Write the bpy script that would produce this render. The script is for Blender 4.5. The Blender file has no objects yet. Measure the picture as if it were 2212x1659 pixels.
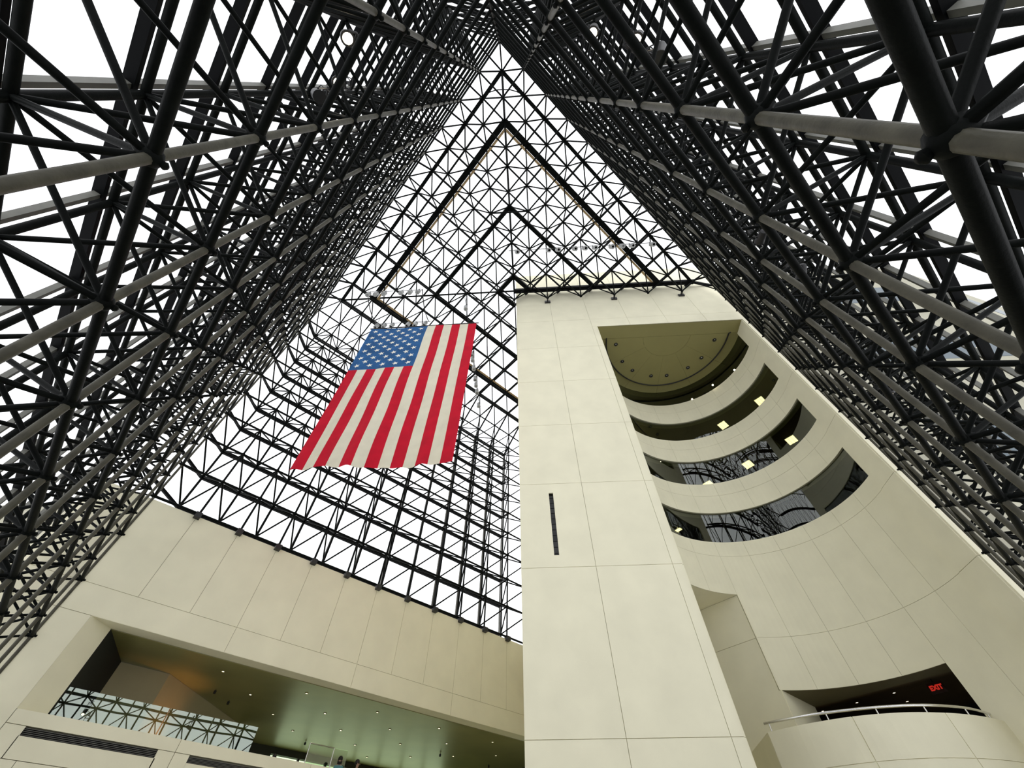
import bpy, bmesh, math, random
from mathutils import Vector, Matrix
random.seed(7)
scene = bpy.context.scene
COL = scene.collection
PI = math.pi
R2 = math.sqrt(2.0)

# ------------------------------------------------------------------ units
# everything is laid out in structural modules (1 module = 2 m); heights are
# given relative to the eye, the floor lies 0.79 module below it
S = 2.0
ZF = -0.79
def V(x, y, z): return Vector((x * S, y * S, (z - ZF) * S))
def UW(u, w, z): return V((u + w) / R2, (w - u) / R2, z)       # u across, w towards the tower

H = 16.2079      # inner chord level of the roof frame
T = 0.9112       # depth of the space frame
D = 0.10         # glazing bars stand this far outside the outer chords
N = 12           # modules along each side
KB = 17          # inner levels from roof to floor
TOWER = 12.3     # tower front is the vertical plane x + y = TOWER
WF = TOWER / R2

# ------------------------------------------------------------------ camera
cd = bpy.data.cameras.new('camera')
cam = bpy.data.objects.new('camera', cd); COL.objects.link(cam)
PITCH, YAW, ROLL, FPX = 0.9468, 0.8422, 0.0009, 879.93
f_ = Vector((math.cos(PITCH) * math.cos(YAW), math.cos(PITCH) * math.sin(YAW), math.sin(PITCH)))
r_ = Vector((math.sin(YAW), -math.cos(YAW), 0)); u_ = r_.cross(f_)
r2_ = math.cos(ROLL) * r_ + math.sin(ROLL) * u_; u2_ = -math.sin(ROLL) * r_ + math.cos(ROLL) * u_
M = Matrix((r2_, u2_, -f_)).transposed().to_4x4()
M.translation = V(1.1077, 0.6639, 0)
cam.matrix_world = M
cd.sensor_fit = 'HORIZONTAL'; cd.sensor_width = 36.0; cd.lens = 36.0 * FPX / 2212.0
cd.clip_start = 0.05; cd.clip_end = 500
scene.camera = cam

# ------------------------------------------------------------------ sky and exposure
wd = bpy.data.worlds.new('overcast_sky'); scene.world = wd; wd.use_nodes = True
wn = wd.node_tree; wn.nodes.clear()
bg = wn.nodes.new('ShaderNodeBackground'); wo = wn.nodes.new('ShaderNodeOutputWorld')
bg.inputs['Color'].default_value = (0.965, 0.972, 1.0, 1); bg.inputs['Strength'].default_value = 1.78
wn.links.new(bg.outputs[0], wo.inputs[0])
vs = scene.view_settings
vs.view_transform = 'Standard'; vs.look = 'None'; vs.gamma = 1.0; vs.use_curve_mapping = False
vs.exposure = 0.0
scene.cycles.transparent_max_bounces = 24
scene.cycles.max_bounces = 10
scene.cycles.diffuse_bounces = 6

# ------------------------------------------------------------------ materials
MATS = {}
def mat(name, col, rough=0.5, metal=0.0, var=0.0, vscale=3.0, bump=0.0, bscale=20.0, spec=0.5, emit=None, estr=0.0):
    m = bpy.data.materials.new(name); m.use_nodes = True; nt = m.node_tree
    b = nt.nodes['Principled BSDF']
    b.inputs['Base Color'].default_value = (*col, 1); b.inputs['Roughness'].default_value = rough
    b.inputs['Metallic'].default_value = metal; b.inputs['Specular IOR Level'].default_value = spec
    tc = nt.nodes.new('ShaderNodeTexCoord')
    if var > 0:
        n1 = nt.nodes.new('ShaderNodeTexNoise'); n1.inputs['Scale'].default_value = vscale; n1.inputs['Detail'].default_value = 6
        geo = nt.nodes.new('ShaderNodeNewGeometry')
        nt.links.new(geo.outputs['Position'], n1.inputs['Vector'])
        rp = nt.nodes.new('ShaderNodeValToRGB')
        rp.color_ramp.elements[0].position = 0.3; rp.color_ramp.elements[1].position = 0.72
        rp.color_ramp.elements[0].color = (*[c * (1 - var) for c in col], 1)
        rp.color_ramp.elements[1].color = (*[min(1, c * (1 + var * 0.5)) for c in col], 1)
        nt.links.new(n1.outputs['Fac'], rp.inputs['Fac']); nt.links.new(rp.outputs['Color'], b.inputs['Base Color'])
    if bump > 0:
        n2 = nt.nodes.new('ShaderNodeTexNoise'); n2.inputs['Scale'].default_value = bscale; n2.inputs['Detail'].default_value = 4
        geo2 = nt.nodes.new('ShaderNodeNewGeometry'); nt.links.new(geo2.outputs['Position'], n2.inputs['Vector'])
        bp = nt.nodes.new('ShaderNodeBump'); bp.inputs['Strength'].default_value = bump; bp.inputs['Distance'].default_value = 0.02
        nt.links.new(n2.outputs['Fac'], bp.inputs['Height']); nt.links.new(bp.outputs['Normal'], b.inputs['Normal'])
    if emit:
        b.inputs['Emission Color'].default_value = (*emit, 1); b.inputs['Emission Strength'].default_value = estr
    MATS[name] = m
    return m

def glass_mat(name, tint, ior=1.5, gain=1.0, wave=0.0, wscale=1.0, glosscol=(1, 1, 1)):
    m = bpy.data.materials.new(name); m.use_nodes = True; nt = m.node_tree; nt.nodes.clear()
    out = nt.nodes.new('ShaderNodeOutputMaterial'); mix = nt.nodes.new('ShaderNodeMixShader')
    tr = nt.nodes.new('ShaderNodeBsdfTransparent'); tr.inputs['Color'].default_value = (*tint, 1)
    gl = nt.nodes.new('ShaderNodeBsdfGlossy'); gl.inputs['Roughness'].default_value = 0.0; gl.inputs['Color'].default_value = (*glosscol, 1)
    fr = nt.nodes.new('ShaderNodeFresnel')
    gb = nt.nodes.new('ShaderNodeNewGeometry'); mr = nt.nodes.new('ShaderNodeMapRange')      # same reflectance from both sides of the pane
    mr.inputs['To Min'].default_value = ior; mr.inputs['To Max'].default_value = 1.0 / ior
    nt.links.new(gb.outputs['Backfacing'], mr.inputs['Value']); nt.links.new(mr.outputs['Result'], fr.inputs['IOR'])
    ml = nt.nodes.new('ShaderNodeMath'); ml.operation = 'MULTIPLY'; ml.inputs[1].default_value = gain; ml.use_clamp = True
    nt.links.new(fr.outputs[0], ml.inputs[0]); nt.links.new(ml.outputs[0], mix.inputs[0])
    nt.links.new(tr.outputs[0], mix.inputs[1]); nt.links.new(gl.outputs[0], mix.inputs[2]); nt.links.new(mix.outputs[0], out.inputs[0])
    if wave > 0:
        n2 = nt.nodes.new('ShaderNodeTexNoise'); n2.inputs['Scale'].default_value = wscale; n2.inputs['Detail'].default_value = 1
        geo = nt.nodes.new('ShaderNodeNewGeometry'); nt.links.new(geo.outputs['Position'], n2.inputs['Vector'])
        bp = nt.nodes.new('ShaderNodeBump'); bp.inputs['Strength'].default_value = wave; bp.inputs['Distance'].default_value = 0.1
        nt.links.new(n2.outputs['Fac'], bp.inputs['Height']); nt.links.new(bp.outputs['Normal'], gl.inputs['Normal'])
    MATS[name] = m
    return m

STEEL = mat('dark_painted_steel', (0.0055, 0.0068, 0.0062), 0.5, 0, 0.3, 6.0, 0.15, 40, 0.05)
PALE = mat('daylit_steel', (0.078, 0.074, 0.054), 0.5, 0, 0.35, 5.0, 0.2, 30, 0.22)  # same dark steel, with the light on the vertical tubes put into its colour
BAR = mat('dark_glazing_bar', (0.004, 0.0045, 0.005), 0.55, spec=0.05)
BARL = mat('grey_slat_and_lit_bar', (0.17, 0.17, 0.15), 0.5, 0, 0.15, 4, spec=0.3)  # grey of the slats; on upright bars it paints in the light they catch
CONC = mat('cast_concrete', (0.83, 0.795, 0.605), 0.85, 0, 0.05, 0.9, 0.05, 60, 0.2)
CONCI = mat('concrete_joint', (0.46, 0.435, 0.31), 0.9)
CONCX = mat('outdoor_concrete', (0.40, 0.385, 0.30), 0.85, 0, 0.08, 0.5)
SOFF = mat('shaded_concrete_soffit', (0.27, 0.245, 0.095), 0.8, 0, 0.05, 1.0)  # recess concrete as elsewhere, its olive shade mixed into the base colour
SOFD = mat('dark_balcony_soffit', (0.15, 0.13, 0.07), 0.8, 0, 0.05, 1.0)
PLAS = mat('tan_plaster', (0.42, 0.36, 0.22), 0.8, 0, 0.05, 1.0)
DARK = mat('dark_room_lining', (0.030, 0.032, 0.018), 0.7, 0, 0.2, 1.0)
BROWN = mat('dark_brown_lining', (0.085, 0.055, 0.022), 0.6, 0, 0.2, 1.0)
FLOOR = mat('grey_stone_floor', (0.42, 0.40, 0.34), 0.6, 0, 0.15, 1.0)
LOBBYC = mat('satin_lobby_ceiling', (0.30, 0.285, 0.11), 0.40, 0.0, 0.15, 0.6, spec=0.9)
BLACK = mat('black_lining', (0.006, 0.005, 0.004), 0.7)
BLKMET = mat('black_metal', (0.010, 0.010, 0.011), 0.45)
GREYMET = mat('grey_lamp_metal', (0.42, 0.43, 0.43), 0.45, 0.1)
CHROME = mat('brushed_stainless', (0.75, 0.74, 0.72), 0.22, 1.0)
TAN = mat('tan_board', (0.66, 0.47, 0.24), 0.7, 0, 0.15, 3.0)
BULB = mat('lit_bulb', (1, 1, 1), 0.5, emit=(1.0, 0.86, 0.62), estr=14.0)
DOWN = mat('lit_downlight', (1, 1, 1), 0.5, emit=(1.0, 0.88, 0.66), estr=5.0)
TUBEL = mat('lit_office_panel', (1, 1, 1), 0.5, emit=(1.0, 0.84, 0.55), estr=6.0)
EXITR = mat('lit_red_sign', (0.5, 0.02, 0.02), 0.5, emit=(1.0, 0.05, 0.03), estr=0.4)
SIGNBX = mat('sign_housing', (0.06, 0.03, 0.02), 0.5)
LENS = mat('dark_lens', (0.01, 0.01, 0.01), 0.1)
GLASS = glass_mat('clear_pane', (0.975, 0.978, 0.978), 1.45, 0.16)
BAND = glass_mat('smoked_curved_glass', (0.55, 0.57, 0.46), 1.52, 1.7, 0.004, 0.6, (0.95, 0.98, 1.0))
RAILG = glass_mat('railing_glass', (0.72, 0.80, 0.70), 1.6, 3.4, 0.03, 0.5, (0.95, 1.0, 0.95))
XWIN = mat('blue_grey_window', (0.10, 0.13, 0.15), 0.35, spec=0.3)

# ------------------------------------------------------------------ object helpers
WM = {}
def put(o, parent=None, m=None):
    COL.objects.link(o)
    m = m or Matrix.Identity(4)
    if parent is not None:
        o.parent = parent; o.matrix_parent_inverse = WM[parent.name].inverted()
    o.matrix_basis = m
    WM[o.name] = m.copy()
    return o
def tag(o, label=None, cat=None, group=None, kind=None):
    if label: o['label'] = label
    if cat: o['category'] = cat
    if group: o['group'] = group
    if kind: o['kind'] = kind
    return o
def empty(name, loc, label=None, cat=None, group=None, kind=None):
    o = bpy.data.objects.new(name, None); o.empty_display_size = 0.2
    put(o, None, Matrix.Translation(loc)); return tag(o, label, cat, group, kind)
def mesh(name, verts, faces, m, smooth=False):
    me = bpy.data.meshes.new(name); me.from_pydata([tuple(v) for v in verts], [], faces); me.materials.append(m)
    if smooth:
        me.polygons.foreach_set('use_smooth', [True] * len(me.polygons))
        me.set_sharp_from_angle(angle=0.95 if smooth is True else smooth)
    me.update(); return me
def obj(name, me, parent=None, m=None):
    return put(bpy.data.objects.new(name, me), parent, m)
BOXF = [(0, 3, 2, 1), (4, 5, 6, 7), (0, 1, 5, 4), (1, 2, 6, 5), (2, 3, 7, 6), (3, 0, 4, 7)]
def hexa(name, p8, m, parent=None):
    """block from 8 corners: bottom loop then top loop; mesh kept around its own centre"""
    c = sum(p8, Vector()) / 8
    return obj(name, mesh(name, [p - c for p in p8], BOXF, m), parent, Matrix.Translation(c))
def quad_slab(name, a, b, c, d, thick, m, parent=None):
    """slab with front face a b c d (counter-clockwise seen from the front), going back by thick"""
    n = (b - a).cross(d - a).normalized() * (-thick)
    return hexa(name, [a + n, b + n, c + n, d + n, a, b, c, d], m, parent)
def box(name, x0, x1, y0, y1, z0, z1, m, parent=None):
    p = [V(x0, y0, z0), V(x1, y0, z0), V(x1, y1, z0), V(x0, y1, z0), V(x0, y0, z1), V(x1, y0, z1), V(x1, y1, z1), V(x0, y1, z1)]
    return hexa(name, p, m, parent)
def unit_tube(name, m, n=10):
    v = []; f = []
    for i in range(n):
        a = 2 * PI * i / n; v += [(math.cos(a), math.sin(a), 0), (math.cos(a), math.sin(a), 1)]
    for i in range(n):
        j = (i + 1) % n; f.append((2 * i, 2 * j, 2 * j + 1, 2 * i + 1))
    f.append(tuple(2 * i for i in reversed(range(n)))); f.append(tuple(2 * i + 1 for i in range(n)))
    return mesh(name, v, f, m, True)
TUBE = unit_tube('steel_tube', STEEL); TUBEP = unit_tube('pale_tube', PALE); TUBEB = unit_tube('black_tube', BLKMET)
TUBEC = unit_tube('chrome_tube', CHROME); TUBEG = unit_tube('grey_tube', GREYMET, 16); TUBE16 = unit_tube('black_tube16', BLKMET, 16)
def frame_to(p, q, r, up=None):
    d = q - p; L = d.length; z = d / L
    h = up or (Vector((0, 0, 1)) if abs(z.z) < 0.95 else Vector((1, 0, 0)))
    x = h.cross(z).normalized(); y = z.cross(x)
    rx, ry = r if isinstance(r, tuple) else (r, r)
    m = Matrix((x * rx, y * ry, z * L)).transposed().to_4x4(); m.translation = p
    return m
def tube(name, p, q, r, parent, me=None): return obj(name, me or TUBE, parent, frame_to(p, q, r * S))
UB = {}
def bar(name, p, q, wx, wy, parent, m, up=None):
    """rectangular bar p->q; wx is the size across, wy the size along 'up'"""
    if m.name not in UB:
        UB[m.name] = mesh('bar_' + m.name, [(-.5, -.5, 0), (.5, -.5, 0), (.5, .5, 0), (-.5, .5, 0), (-.5, -.5, 1), (.5, -.5, 1), (.5, .5, 1), (-.5, .5, 1)], BOXF, m)
    return obj(name, UB[m.name], parent, frame_to(p, q, (wx * S, wy * S), up))
def lathe(name, prof, m, n=16, smooth=True):
    v = []; f = []
    for r, z in prof:
        for i in range(n):
            a = 2 * PI * i / n; v.append((r * math.cos(a), r * math.sin(a), z))
    for k in range(len(prof) - 1):
        for i in range(n):
            j = (i + 1) % n; f.append((k * n + i, k * n + j, (k + 1) * n + j, (k + 1) * n + i))
    f.append(tuple(reversed(range(n)))); f.append(tuple((len(prof) - 1) * n + i for i in range(n)))
    return mesh(name, v, f, m, smooth)
def join_tubes(name, segs, r, m, parent, n=6):
    """many tubes as one real mesh"""
    v = []; f = []
    cs = [(math.cos(2 * PI * i / n) * r * S, math.sin(2 * PI * i / n) * r * S) for i in range(n)]
    for p, q in segs:
        d = (q - p).normalized(); h = Vector((0, 0, 1)) if abs(d.z) < 0.95 else Vector((1, 0, 0))
        x = h.cross(d).normalized(); y = d.cross(x); b = len(v)
        for a, c in cs: v += [p + x * a + y * c, q + x * a + y * c]
        for i in range(n):
            j = (i + 1) % n; f.append((b + 2 * i, b + 2 * j, b + 2 * j + 1, b + 2 * i + 1))
    return obj(name, mesh(name, v, f, m, 1.3), parent)
def sweep(name, pts, r, m, parent=None, n=8):
    """round bar along a polyline (world points)"""
    v = []; f = []
    c = pts[0]
    for k, p in enumerate(pts):
        d = (pts[min(k + 1, len(pts) - 1)] - pts[max(k - 1, 0)]).normalized()
        h = Vector((0, 0, 1)) if abs(d.z) < 0.9 else Vector((1, 0, 0))
        x = h.cross(d).normalized(); y = d.cross(x)
        for i in range(n):
            a = 2 * PI * i / n; v.append(p - c + (x * math.cos(a) + y * math.sin(a)) * r * S)
    for k in range(len(pts) - 1):
        for i in range(n):
            j = (i + 1) % n; f.append((k * n + i, k * n + j, (k + 1) * n + j, (k + 1) * n + i))
    f.append(tuple(reversed(range(n)))); f.append(tuple((len(pts) - 1) * n + i for i in range(n)))
    return obj(name, mesh(name, v, f, m, True), parent, Matrix.Translation(c))
# welded node: faceted body with an end knob
NODE = lathe('node_body', [(0.03, -0.16), (0.085, -0.08), (0.115, 0.0), (0.085, 0.06), (0.035, 0.085), (0.045, 0.115), (0.02, 0.14)], STEEL, 8)

CAMP = V(1.1077, 0.6639, 0)
CAMF = f_
def appears(p, q):
    """rough size in the picture, to choose which braces are built singly"""
    c = (p + q) / 2 - CAMP
    d = c.dot(CAMF)
    if d < 0.2: return 0.0
    x = c.dot(r2_) / d * FPX; y = c.dot(u2_) / d * FPX
    if abs(x) > 1250 or abs(y) > 980: return 0.0
    return (q - p).length / d
def braces(parent, segs, r, limit=296):
    segs = sorted(segs, key=lambda s: -appears(*s))
    for p, q in segs[:limit]: tube('brace', p, q, r, parent)
    if len(segs) > limit:
        tag(join_tubes('distant_braces', segs[limit:], r, STEEL, parent), kind='stuff')

RC = 0.0275      # inner chord radius
RO = 0.031       # outer chord radius
RB = 0.0195      # brace radius

# ------------------------------------------------------------------ floor
fl = box('floor', -1.3, 26, -1.3, 20, ZF - 0.1, ZF, FLOOR)
tag(fl, 'grey stone floor of the glass hall', 'floor', kind='structure')

# ------------------------------------------------------------------ space frame walls
def frame_wall(name, label, P, levels, cols, out, k_last_outer, first_row_ok=None, pale=True):
    """P(a, k, o): world point at column a, level k (down from the roof), o modules outside the inner plane.
    out: outward direction"""
    root = empty(name, P(cols / 2, levels, 0), label, 'wall', None, 'structure')
    for a in range(cols + 1):
        for k in range(levels):
            tube('vertical_chord', P(a, k + 1, 0), P(a, k, 0), RC, root, TUBEP if pale else TUBE)
    for k in range(levels + 1):
        for a in range(cols):
            tube('horizontal_chord', P(a, k, 0), P(a + 1, k, 0), 0.031, root)
    rotn = (-out).to_track_quat('Z', 'Y').to_matrix().to_4x4()
    for a in range(cols + 1):
        for k in range(levels + 1):
            m = rotn.copy(); m.translation = P(a, k, 0); obj('node', NODE, root, m)
    segs = []
    for a in range(cols):
        for k in range(k_last_outer):
            o = P(a + .5, k + .5, T)
            for da in (0, 1):
                for dk in (0, 1): segs.append((P(a + da, k + dk, 0), o))
    braces(root, segs, RB if pale else 0.0225)
    kb = k_last_outer - 0.5
    kend = levels
    for a in range(cols):
        tube('outer_vertical_chord', P(a + .5, kend, T), P(a + .5, .5, T), RO, root)
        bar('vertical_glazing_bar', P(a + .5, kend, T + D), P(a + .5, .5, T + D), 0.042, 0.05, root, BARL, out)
    for k in range(k_last_outer):
        tube('outer_horizontal_chord', P(.5, k + .5, T), P(cols - .5, k + .5, T), RO, root)
        bar('horizontal_glazing_bar', P(.5, k + .5, T + D), P(cols - .5, k + .5, T + D), 0.05, 0.08, root, BAR, out)
    th = out * 0.02
    # one pane mesh shared by all bays
    pm = None
    for a in range(cols - 1):
        for k in range(k_last_outer - 1):
            c = P(a + 1, k + 1, T + D)
            if pm is None:
                q = [P(a + .5, k + 1.5, T + D), P(a + 1.5, k + 1.5, T + D), P(a + 1.5, k + .5, T + D), P(a + .5, k + .5, T + D)]
                pm = mesh('pane', [x - c for x in q] + [x - c + th for x in q], BOXF, GLASS)
            obj('pane', pm, root, Matrix.Translation(c))
    return root

wl = frame_wall('wall_left', 'tall glass wall on a dark tubular space frame, left of the hanging flag',
                lambda a, k, o: V(-o, a, H - k), KB, N, Vector((-1, 0, 0)), KB)
wr = frame_wall('wall_right', 'tall glass wall on a dark tubular space frame, right of the concrete tower',
                lambda a, k, o: V(a, -o, H - k), KB, N, Vector((0, -1, 0)), KB)
wb = frame_wall('wall_back', 'glazed space frame standing on the concrete wall behind the flag',
                lambda a, k, o: V(a, N + o, H - k), 10, N, Vector((0, 1, 0)), 10, pale=False)

# ------------------------------------------------------------------ roof frame
rf = empty('ceiling', V(3, 5, H), 'flat glazed roof on a dark square space frame with nested square beams', 'roof', None, 'structure')
def inside(i, j): return 0 <= i <= N and 0 <= j <= N and (i + j <= N + 1e-6 or j >= i - 1e-6)
RI = lambda i, j: V(i, j, H)
RT = lambda i, j, d=0.0: V(i, j, H + T + d)
segs = []
RCR = 0.027
for i in range(N + 1):
    for j in range(N + 1):
        if not inside(i, j): continue
        if inside(i + 1, j):
            r = 0.034 if (j in (1, 3) and i > j) else RCR
            tube('lower_chord', RI(i, j), RI(i + 1, j), r, rf)
        if inside(i, j + 1):
            r = 0.034 if (i in (1, 3) and j > i and j < N - i) else RCR
            tube('lower_chord', RI(i, j), RI(i, j + 1), r, rf)
        if 0 < i and 0 < j:
            obj('node', NODE, rf, Matrix.Translation(RI(i, j)) @ Matrix.Rotation(PI, 4, 'X'))
outer = [(i + .5, j + .5) for i in range(N) for j in range(N) if inside(i + .5, j + .5)]
for (a, b) in outer:
    o = RT(a, b)
    for da in (-.5, .5):
        for db in (-.5, .5):
            if inside(a + da, b + db): segs.append((RI(a + da, b + db), o))
braces(rf, segs, 0.024)
oset = set(outer)
def run_end(i, d):
    pts = [p for p in outer if (p[0] if d == 'y' else p[1]) == i]
    if not pts: return None
    vv = [p[1] if d == 'y' else p[0] for p in pts]
    return min(vv), max(vv)
RING = {0.5: (0.125, 0.10), 1.5: (0.21, 0.18), 3.5: (0.16, 0.16), 5.5: (0.17, 0.16)}
Zup = Vector((0, 0, 1))
for n in range(N):
    i = n + .5
    e = run_end(i, 'y')
    if e and e[1] > e[0]:
        tube('upper_chord', RT(i, e[0]), RT(i, e[1]), 0.026, rf)
        bar('glazing_bar', RT(i, e[0], D), RT(i, e[1], D), 0.055, 0.07, rf, BAR, Zup)
    e = run_end(i, 'x')
    if e and e[1] > e[0]:
        tube('upper_chord', RT(e[0], i), RT(e[1], i), 0.026, rf)
        bar('glazing_bar', RT(e[0], i, D), RT(e[1], i, D), 0.05, 0.06, rf, BAR, Zup)
for i, (w, h) in RING.items():
    e = 12 - i
    xe = min(12 - i, 11.5)
    if i in (0.5, 1.5):
        ends = {0.5: 11.5, 1.5: 10.5}[i]
    else:
        ends = 12 - i
    bar('ring_beam', RT(i, i, 0.0), RT(i, 12 - i, 0.0), w, h, rf, STEEL, Zup)
    bar('ring_beam', RT(i, i, 0.0), RT(12 - i, i, 0.0), w, h, rf, STEEL, Zup)
    bar('ring_beam', RT(i, 12 - i, 0.0), RT(12 - i, 12 - i, 0.0), w, h, rf, STEEL, Zup)
bar('hip_beam', RT(.5, .5, 0.02), RT(6, 6, 0.02), 0.075, 0.06, rf, STEEL, Zup)
bar('hip_beam', RT(.5, 11.5, 0.02), RT(6, 6, 0.02), 0.06, 0.05, rf, STEEL, Zup)
bar('edge_beam', RT(6, 6, 0.0), RT(11.55, .45, 0.0), 0.17, 0.16, rf, BAR, Zup)
bar('edge_beam', RT(11.5, .5, 0.0), RT(12.45, -.1, -.05), 0.10, 0.12, rf, BAR, Zup)
for a in (1, 3):
    o = RT(a + .5, a + .5)
    tube('ring_link', RI(a, a + 1), o, 0.026, rf); tube('ring_link', RI(a + 1, a), o, 0.026, rf)
    if a == 3: tube('ring_link', RI(3, 4), RI(4, 3), 0.03, rf)
# pale boards beside the widest ring
for p, q in ((RT(1.66, 1.66, -.02), RT(1.66, 10.4, -.02)), (RT(1.66, 1.66, -.02), RT(10.4, 1.66, -.02)), (RT(1.66, 10.34, -.02), RT(10.2, 10.34, -.02))):
    bar('walk_board', p, q, 0.085, 0.02, rf, TAN, Zup)
# railing wires of the walkway on the far side
for dz in (0.25, 0.42):
    tube('walk_rail', RT(1.7, 10.1, dz - .35), RT(10.3, 10.1, dz - .35), 0.005, rf)
# curved hoop near the close corner
hp = [(0.34, 1.51), (0.40, 1.33), (0.48, 1.18), (0.62, 0.96), (0.8, 0.78), (0.98, 0.63), (1.16, 0.53), (1.33, 0.46), (1.49, 0.42)]
sweep('hoop', [RT(a + .06, b + .06) for a, b in hp], 0.016, STEEL, rf)
# roof panes
pm = None
for (a, b) in outer:
    if (a + 1, b) in oset and (a, b + 1) in oset and (a + 1, b + 1) in oset:
        c = RT(a + .5, b + .5, D)
        if pm is None:
            q = [RT(a, b, D), RT(a + 1, b, D), RT(a + 1, b + 1, D), RT(a, b + 1, D)]
            pm = mesh('roof_pane', [x - c for x in q] + [x - c + Vector((0, 0, .02)) for x in q], BOXF, GLASS)
        obj('pane', pm, rf, Matrix.Translation(c))
# sloping edge glazing between roof and walls, and the cut vertical corners
def edge_strip(parent, A, B, n0, n1, barw=0.05):
    """A(t), B(t): two edges; glazing bars from A to B at each half module and panes between"""
    t = n0
    while t <= n1 + 1e-6:
        bar('edge_bar', A(t), B(t), barw, 0.07, parent, BAR)
        tube('edge_strut', A(t) * 0.999 + B(t) * 0.001, B(t), 0.017, parent)
        if t + 1 <= n1 + 1e-6:
            a0, a1, b0, b1 = A(t), A(t + 1), B(t), B(t + 1)
            n = (a1 - a0).cross(b0 - a0).normalized() * 0.02
            hexa('edge_pane', [a0, a1, b1, b0, a0 + n, a1 + n, b1 + n, b0 + n], GLASS, parent)
        t += 1
O = T + D
edge_strip(rf, lambda t: V(.5, t, H + O), lambda t: V(-O, t, H - .5), .5, 11.5)
edge_strip(rf, lambda t: V(t, .5, H + O), lambda t: V(t, -O, H - .5), .5, 11.5)
edge_strip(rf, lambda t: V(t, 11.5, H + O), lambda t: V(t, N + O, H - .5), .5, 11.5)
edge_strip(wb, lambda t: V(.5, N + O, H - t), lambda t: V(-O, N - .5, H - t), .5, 9.5, 0.055)
edge_strip(wl, lambda t: V(.5, -O, H - t), lambda t: V(-O, .5, H - t), .5, 16.5, 0.055)
for k in range(KB - 1):
    quad_slab('end_pane', V(13.3, -O, H - k - 1.5), V(11.5, -O, H - k - 1.5), V(11.5, -O, H - k - .5), V(13.3, -O, H - k - .5), .02, GLASS, wr)
    bar('end_bar', V(11.5, -O, H - k - .5), V(13.3, -O, H - k - .5), 0.05, 0.08, wr, BAR, Vector((0, -1, 0)))
for a, b in ((.5, N + O), ):
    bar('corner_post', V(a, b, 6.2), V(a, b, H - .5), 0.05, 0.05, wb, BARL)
# feet that carry the roof frame on the tower and the wall frame on the concrete
for i, j in ((7, 5), (9, 3), (11, 1)):
    c = RI(i, j); d = Vector((1, 1, 0)).normalized()
    bar('bearing_arm', c - d * .1, c + d * (0.3 / R2 * S + .02), 0.06, 0.06, rf, BLKMET, Zup)
    n = RI(i, j) + d * (0.3 / R2 * S); tq = Vector((1, -1, 0)).normalized()
    hexa('bearing_plate', [n + tq * sx * .24 * S * .5 + Zup * sz * .15 + d * dd for dd in (-.12, 0) for sx, sz in ((-1, -1), (1, -1), (1, 1), (-1, 1))], BLKMET, rf)
for i in (8, 10):
    pass
for i in range(1, N):
    box('bearing_block', i - .07, i + .07, N - .13, N + .05, 6.06, 6.19, BLKMET, wb)

# ------------------------------------------------------------------ concrete tower
JG = 0.004      # half joint
CT = 0.03       # cladding thickness
tw = empty('wall_tower', UW(4.4, WF, ZF), 'pale concrete tower face with a deep rounded recess and curved window bands', 'wall', None, 'structure')
def face_panel(u0, u1, z0, z1, name='panel', w=WF):
    quad_slab(name, UW(u0 + JG, w, z0 + JG), UW(u1 - JG, w, z0 + JG), UW(u1 - JG, w, z1 - JG), UW(u0 + JG, w, z1 - JG), CT * S, CONC, tw)
def backing(u0, u1, z0, z1, name='joint_bed'):
    w = WF + CT * 0.6
    p = [UW(u0, w, z0), UW(u1, w, z0), UW(u1, w + .3, z0), UW(u0, w + .3, z0), UW(u0, w, z1), UW(u1, w, z1), UW(u1, w + .3, z1), UW(u0, w + .3, z1)]
    hexa(name, p, CONCI, tw)
UL, U1, U2, UO, UR = 0.07, 1.50, 2.945, 3.125, 8.57
ZJ = [ZF, 1.73, 4.28, 6.32, 8.36, 10.41, 12.43, 14.47, 17.0, 19.4]
ZC = 13.87
for a in range(len(ZJ) - 1):
    z0, z1 = ZJ[a], ZJ[a + 1]
    for u0, u1 in ((UL, U1), (U1, U2)):
        if z0 == 4.28 and u0 == UL:          # narrow slit window
            face_panel(UL, 0.73, z0, z1); face_panel(0.82, U1, z0, z1)
            face_panel(0.73 - 2 * JG, 0.82 + 2 * JG, 6.055, z1); face_panel(0.73 - 2 * JG, 0.82 + 2 * JG, z0, 4.535)
        else:
            face_panel(u0, u1, z0, z1)
    if z1 <= 14.0: face_panel(U2, UO + JG, z0, z1)
face_panel(U2, UO + JG, 12.43, ZC)
for z0, z1 in ((14.47, 17.0), (17.0, 19.4)):
    for u0, u1 in ((U2, 4.39), (4.39, 5.83), (5.83, 7.28), (7.28, 8.75)): face_panel(u0, u1, z0, z1)
for u0, u1 in ((U2, 4.39), (4.39, 5.83), (5.83, 7.28), (7.28, 8.75)): face_panel(u0, u1, ZC - JG, 14.47)
for a in range(len(ZJ) - 3):
    face_panel(UR - JG, 8.72, ZJ[a], min(ZJ[a + 1], ZC))
backing(UL + .004, UO - .004, ZF, 4.5); backing(UL + .004, UO - .004, 6.08, ZC); backing(UL + .004, .725, 4.5, 6.08); backing(.825, UO - .004, 4.5, 6.08)
backing(UL + .004, 8.7, ZC + .004, 19.39); backing(UR + .004, 8.7, ZF, ZC)
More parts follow.
